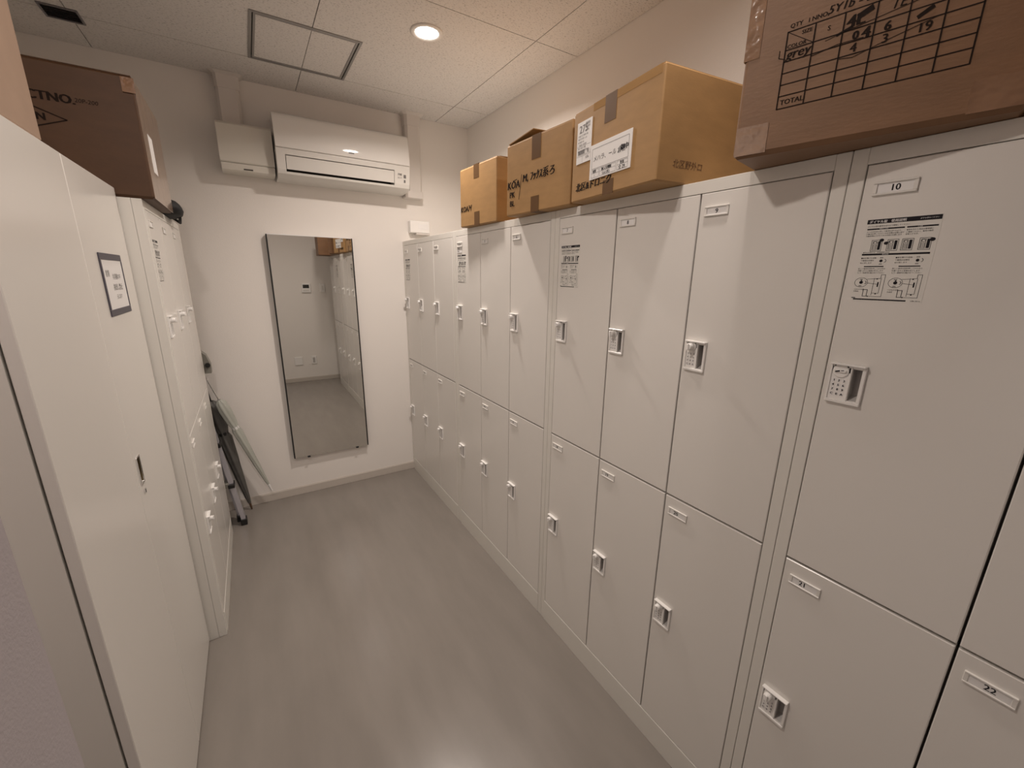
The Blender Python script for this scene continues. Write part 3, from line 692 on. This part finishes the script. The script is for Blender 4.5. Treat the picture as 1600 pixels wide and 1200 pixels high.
# left boxes
LR = PI/2
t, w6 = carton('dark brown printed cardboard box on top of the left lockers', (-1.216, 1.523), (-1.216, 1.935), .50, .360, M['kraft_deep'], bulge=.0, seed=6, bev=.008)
mb = MB(); ex, ez = (0, -1, 0), (0, 0, 1)
q = -.0009
def side_pt(x_world, z_world): return (q, -1.216-x_world, z_world-H)
mb.text('CTNO.', .034, side_pt(-1.470, 2.033), ex, ez, bold=2)
mb.text('20P-200', .016, side_pt(-1.364, 2.040), ex, ez, shear=.15)
P = side_pt(-1.484, 1.990)
mb.stroke([(-.15, 0), (0, .032), (.094, -.004), (0, -.040), (-.15, 0)], .003, (q, P[1], P[2]), ex, ez)
mb.stroke([(-.15, .03), (-.06, .045), (0, .032)], .003, (q, P[1], P[2]), ex, ez) if False else None
mb.text('EN', .028, (q, P[1]-.012, P[2]-.012), ex, ez, bold=2)
mb.build('printed_marks', M['marker'], t)
quad_tape(t, .004, .42, .004, .350, M['pale_lit_side'], 'clear_tape', -.0006)  # layer over the whole side, added for its lit tone
MB().box(-.0042, .0005, -.002, .030, .310, .352).build('clear_tape', M['clear_tape'], t)
o = MB().box(.09, .17, -.0012, -.0004, .10, .22).build('white_label', M['card'], t)
t, w7 = carton('pale brown cardboard box on the tall left cabinet, cut by the frame edge', (-1.318, .600), (-1.318, .966), .42, .46, M['kraft_pale'], loc_z=CH+.0012, bulge=.001, seed=7)

# black cloth pouch behind the box on the left lockers
mb = MB(); n = 18; rings = 9; V = []; F = []
for j in range(rings+1):
    v = -PI/2+PI*j/rings
    for k in range(n):
        a_ = 2*PI*k/n; r = math.cos(v)
        wob = 1+.06*math.sin(3*a_+j)
        V.append((math.copysign(abs(r*math.cos(a_))**.8, math.cos(a_))*.075*wob, math.copysign(abs(r*math.sin(a_))**.8, math.sin(a_))*.14*wob, max(-.030, .046*math.sin(v))))
for j in range(rings):
    for k in range(n): F.append((j*n+k, j*n+(k+1) % n, (j+1)*n+(k+1) % n, (j+1)*n+k))
mb.add(V, F, True)
bt = thing('cloth_pouch', 'black cloth pouch on the left lockers behind the dark brown box', 'pouch', (-1.268, 2.100, H+.032))
mb.build('pouch_body', M['bag'], bt); bt.rotation_euler = (0, 0, .15)
MB().tube([(.01, .132, .0), (.050, .12, -.030), (.058, .05, -.046), (.056, -.02, -.034), (.055, -.05, .01)], .006, 8).build('strap', M['bag'], bt)

# ------------------------------------------------------------------ far wall fittings
# mirror
t = thing('wall_mirror', 'tall narrow wall mirror with thin black side frames on the far wall', 'mirror', (-.860, YF, .293))
MW, MH = .505, 1.487; yf = -.037
MB().box(.004, MW-.004, yf, yf+.004, .002, MH-.002).build('mirror_glass', M['mirror'], t)
MB().box(.0, .008, yf-.002, -.012, 0, MH, .0008).build('side_frame', M['black'], t)
MB().box(MW-.008, MW, yf-.002, -.012, 0, MH, .0008).build('side_frame', M['black'], t)
MB().box(.005, MW-.005, yf+.001, -.012, MH-.002, MH+.004, .0008).build('top_glint', M['card'], t)  # lamp glint along the top edge, drawn as a white strip
MB().box(.005, MW-.005, yf+.004, -.006, .002, MH-.002).build('backing_board', M['ac2'], t)
for x in (.085, .415): MB().box(x, x+.018, yf-.004, -.006, -.008, .004, .001).build('clip', M['black'], t)
MB().box(.1, .4, -.0062, 0, 1.2, 1.24).build('wall_bracket', M['alu'], t)
# air conditioner
t = thing('air_conditioner', 'white wall air conditioner above the mirror', 'air conditioner', (-.762, YF, 2.08))
AW = .770
def yz(l): return [(-a_, b_) for a_, b_ in l]
fp = [(.0, .340), (.140, .343), (.165, .341), (.178, .334), (.186, .322)]+[(.186+.020*math.sin(PI/2*k/9), .322-.162*k/9) for k in range(1, 10)]
mb = MB(); V = [(x, -a_, b_) for x in (0, AW) for a_, b_ in fp]; n = len(fp)
mb.add(V, [(k, k+1, n+k+1, n+k) for k in range(n-1)], True)
ends = [(-a_, b_) for a_, b_ in fp]+[(-.198, .156), (0, .156)]
mb.add([(0, y, z) for y, z in ends], [tuple(range(len(ends)))]); mb.add([(AW, y, z) for y, z in ends], [tuple(reversed(range(len(ends))))])
mb.add([(0, -.206, .160), (AW, -.206, .160), (AW, -.198, .156), (0, -.198, .156), (AW, 0, .156), (0, 0, .156)], [(0, 1, 2, 3), (3, 2, 4, 5)])
mb.build('front_panel', M['ac'], t)
low = yz([(.0, .154), (.203, .154), (.203, .148), (.200, .128), (.186, .048), (.176, .026), (.130, .008), (.0, .004)])
# housing under the panel: sides and bottom with an outlet opening
mb = MB()
LXa, LXb = .045, .670
mb.prism(low, 0, LXa); mb.prism(low, LXb, AW)
mb.prism(yz([(.0, .154), (.203, .154), (.203, .148), (.200, .124), (.10, .120), (.0, .120)]), LXa, LXb)
mb.prism(yz([(.0, .030), (.100, .034), (.180, .038), (.176, .026), (.130, .008), (.0, .004)]), LXa, LXb)
fix_normals(mb.build('housing', M['ac2'], t))
mb = MB(); mb.box(LXa, LXb, -.10, -.095, .030, .122); mb.build('air_outlet', M['gap'], t)
lv = yz([(.1995, .119), (.197, .119), (.183, .052), (.186, .050)])
fix_normals(MB().prism(lv, LXa+.003, LXb-.003).build('louvre', M['ac2'], t))
MB().box(.392, .424, -.2062, -.204, .178, .184).build('badge', M['grey_ink'], t)
mb = MB(); mb.text('冷暖', .014, (.690, -.1985, .098), E1, E2, bold=1); mb.text('省エネ', .010, (.690, -.194, .080), E1, E2)
mb.box(.730, .745, -.1965, -.190, .085, .104); mb.box(.732, .742, -.1915, -.186, .058, .074)
mb.build('printed_marks', M['grey_ink'], t)
# pipe cover box on the left
t = thing('pipe_cover_box', 'cream plastic pipe box left of the air conditioner', 'cover', (-1.032, YF, 2.098))
BW = .262
fix_normals(MB().prism(yz([(0, .245), (.120, .243), (.131, .232), (.133, .048), (.128, .042), (0, .042)]), 0, BW).build('upper_cover', M['box_cover'], t))
fix_normals(MB().prism(yz([(0, .040), (.126, .040), (.129, .030), (.124, .006), (.115, .0), (0, .0)]), .002, BW-.002).build('lower_cover', M['box_cover'], t))
MB().box(.105, .150, -.1285, -.120, .010, .016, .001).build('latch_slot', M['gap'], t)
# duct covers with ceiling flanges
def duct(x0, x1, z0, z1, dep, name, label, elbow=None, flange=.022):
    t = thing(name, label, 'duct', ((x0+x1)/2, YF, z0)); hw_ = (x1-x0)/2
    prof = [(-hw_, 0), (-hw_, -dep*.78), (-hw_+dep*.22, -dep), (hw_-dep*.22, -dep), (hw_, -dep*.78), (hw_, 0)]
    def vert(za, zb, s0=1.0, s1=1.0):
        n = len(prof); V = [(x*s0, y*s0, za) for x, y in prof]+[(x*s1, y*s1, zb) for x, y in prof]
        mb = MB(); mb.add(V, [(k, (k+1) % n, n+(k+1) % n, n+k) for k in range(n)]); mb.add(V[:n], [tuple(reversed(range(n)))]); mb.add(V[n:], [tuple(range(n))]); return mb
    top = CEIL-z0
    fix_normals(vert(0, top-.055).build('duct_body', M['duct'], t))
    mb = vert(top-.075, top-.012, 1.05, 1.08); mb2 = vert(top-.012, top-.001, 1.08, 1.42)
    mb.add(mb2.v, mb2.f); fix_normals(mb.build('ceiling_flange', M['duct'], t))
    if elbow:
        mb = MB(); mb.box(-elbow, hw_*1.04, -dep*1.02, 0, -.035, .012, .004); mb.build('elbow', M['duct'], t)
    return t
duct(-1.008, -.898, 2.345, CEIL, .062, 'duct_cover', 'grey-white duct cover running from the pipe box up to the ceiling')
duct(.036, .142, 2.105, CEIL, .070, 'duct_cover', 'grey-white duct cover right of the air conditioner', elbow=.074)
# small white device on the far wall above the lockers
t = thing('wall_sensor', 'small white box on the far wall just above the farthest right locker', 'sensor', (.046, YF, 1.838))
MB().box(0, .146, -.050, -.004, .006, .088, .004).build('cover', M['plastic'], t)
MB().box(.045, .146, -.046, 0, -.006, .006, .002).build('bracket', M['duct'], t)
MB().box(.060, .130, -.0508, -.0498, .030, .066).build('front_face', M['card'], t)

# near wall fittings (seen in the mirror)
def wallplate(name, label, cat, x0, x1, z0, z1, d=.010):
    t = thing(name, label, cat, (x0, YN, z0)); MB().box(0, x1-x0, 0, d, 0, z1-z0, .002).build('face_plate', M['plastic'], t); return t
t = wallplate('thermostat', 'white wall controller with a dark screen, seen in the mirror', 'controller', -.352, -.236, 1.290, 1.416, .018)
MB().box(.018, .098, .018, .0188, .060, .108).build('screen', M['screen'], t)
MB().box(.018, .098, .018, .0186, .016, .040).build('button_strip', M['ac2'], t)
t = wallplate('light_switch', 'white wall switch beside the lockers, seen in the mirror', 'switch', -.114, -.044, 1.295, 1.413)
MB().box(.022, .048, .010, .013, .030, .088, .001).build('rocker', M['ac2'], t)
t = wallplate('blank_plate', 'square white blank wall plate near the floor, seen in the mirror', 'wall plate', -.548, -.441, .250, .368)
t = wallplate('power_outlet', 'white power outlet near the floor, seen in the mirror', 'outlet', -.325, -.255, .250, .370)
MB().box(.020, .050, .010, .0115, .022, .098, .0005).build('socket', M['recess'], t)

# ------------------------------------------------------------------ things leaning in the far left corner
# folded step ladder
t = thing('step_ladder', 'folded aluminium step ladder standing behind the left lockers', 'ladder', (-1.19, 2.475, 0))
def rail(x0, y0, x1, y1, h, name, w_=.013):
    mb = MB(); V = []
    for (x, y, z) in ((x0, y0, .03), (x1, y1, h)):
        V += [(x-w_*.9, y-w_*1.6, z), (x+w_*.9, y-w_*1.6, z), (x+w_*.9, y+w_*1.6, z), (x-w_*.9, y+w_*1.6, z)]
    mb.add(V, [(3, 2, 1, 0), (4, 5, 6, 7), (0, 1, 5, 4), (1, 2, 6, 5), (2, 3, 7, 6), (3, 0, 4, 7)]); mb.build(name, M['ladder'], t)
    mb = MB(); mb.box(x0-.017, x0+.017, y0-.026, y0+.026, .0, .042, .003); mb.build('rubber_foot', M['black'], t)
rail(0, 0, -.135, .05, 1.04, 'front_rail'); rail(-.42, 0, -.345, .05, 1.04, 'front_rail')
rail(-.022, .058, -.150, .095, 1.0, 'rear_rail', .010); rail(-.398, .058, -.335, .095, 1.0, 'rear_rail', .010)
for z in (.27, .54, .80):
    f = z/1.04; MB().box(-.42+.075*f+.012, -.135*f-.010, .045*f-.030, .045*f+.030, z, z+.030, .003).build('step', M['ladder_top'], t)
    MB().box(-.135*f-.016, -.135*f+.018, .045*f-.034, .045*f+.034, z-.006, z+.020, .003).build('step_bracket', M['black'], t)
mb = MB(); V = []
pr = [(-.020, 0), (.018, 0), (.020, .05), (.004, .105), (-.020, .130)]
V = [(x-.055, y, z+.985) for y in (.015, .075) for x, z in pr]; n = 5
mb.add(V, [(k, (k+1) % n, n+(k+1) % n, n+k) for k in range(n)]+[tuple(reversed(range(n))), tuple(range(n, 2*n))]); fix_normals(mb.build('top_bracket', M['ladder_top'], t))
MB().tube([(-.048, .012, 1.035), (-.048, .000, 1.035)], .013, 14).build('hinge_cap', M['black'], t)
MB().box(-.35, -.085, .02, .11, 1.00, 1.03, .004).build('top_plate', M['ladder_top'], t)
# dark folded umbrella with a brown tip
def umbrella(name, label, tip, strap_end, canopy_r, mats, handle_len=.28, tip_len=.06, nf=7, tipmat=None):
    tip = Vector(tip); top = Vector(strap_end); d = (top-tip); L_ = d.length; d.normalize()
    t = thing(name, label, 'umbrella', tuple(tip))
    mb = MB(); e1 = d.cross(Vector((0, 1, 0))).normalized(); e2 = d.cross(e1); n = nf*4; prof = [(.06, .006), (.12, .011), (.3, .018), (.5, .024), (.68, .029), (.72, .021), (.78, .030), (.9, .034), (.97, .030), (1.0, .012)]
    V = []; F = []
    for (f, r) in prof:
        for k in range(n):
            a_ = 2*PI*k/n; rr = r*canopy_r*(1+.16*math.sin(nf*a_+f*5)); V.append(tuple(d*(f*L_)+(e1*math.cos(a_)+e2*math.sin(a_))*rr))
    for i in range(len(prof)-1):
        for k in range(n): F.append((i*n+k, i*n+(k+1) % n, (i+1)*n+(k+1) % n, (i+1)*n+k))
    mb.add(V, F, True); fix_normals(mb.build('canopy', mats[0], t))
    MB().tube([Vector((0, 0, 0)), d*(.08*L_)], [.005, .0075], 10).build('tip', tipmat or mats[1], t)
    MB().tube([d*(.705*L_), d*(.73*L_)], .0235*canopy_r, 16).build('strap', mats[2], t)
    MB().tube([d*(.98*L_), d*(L_+handle_len*.5)], .0045, 8).build('shaft', mats[1], t)
    p = d*(L_+handle_len*.5); mb = MB()
    hp = [p, p+d*.07]; c0 = p+d*.07; R_ = .035
    for k in range(1, 9):
        a_ = PI*k/8; hp.append(c0+e1*(R_-R_*math.cos(a_))+d*(R_*math.sin(a_)))
    mb.tube(hp, .008, 10); mb.build('handle', mats[3], t)
    return t
umbrella('umbrella', 'closed clear vinyl umbrella slanting against the far wall with a white tip', (-1.018, 2.640, .104), (-1.222, 2.580, .80), .85,
         (M['vinyl'], M['chrome'], M['card'], M['card']), tipmat=M['card'])
umbrella('umbrella', 'closed dark grey umbrella with a brown tip beside the ladder', (-1.148, 2.640, .004), (-1.268, 2.652, .78), 1.2,
         (M['umb'], M['black'], M['black'], M['umb_tip']), tipmat=M['umb_tip'])
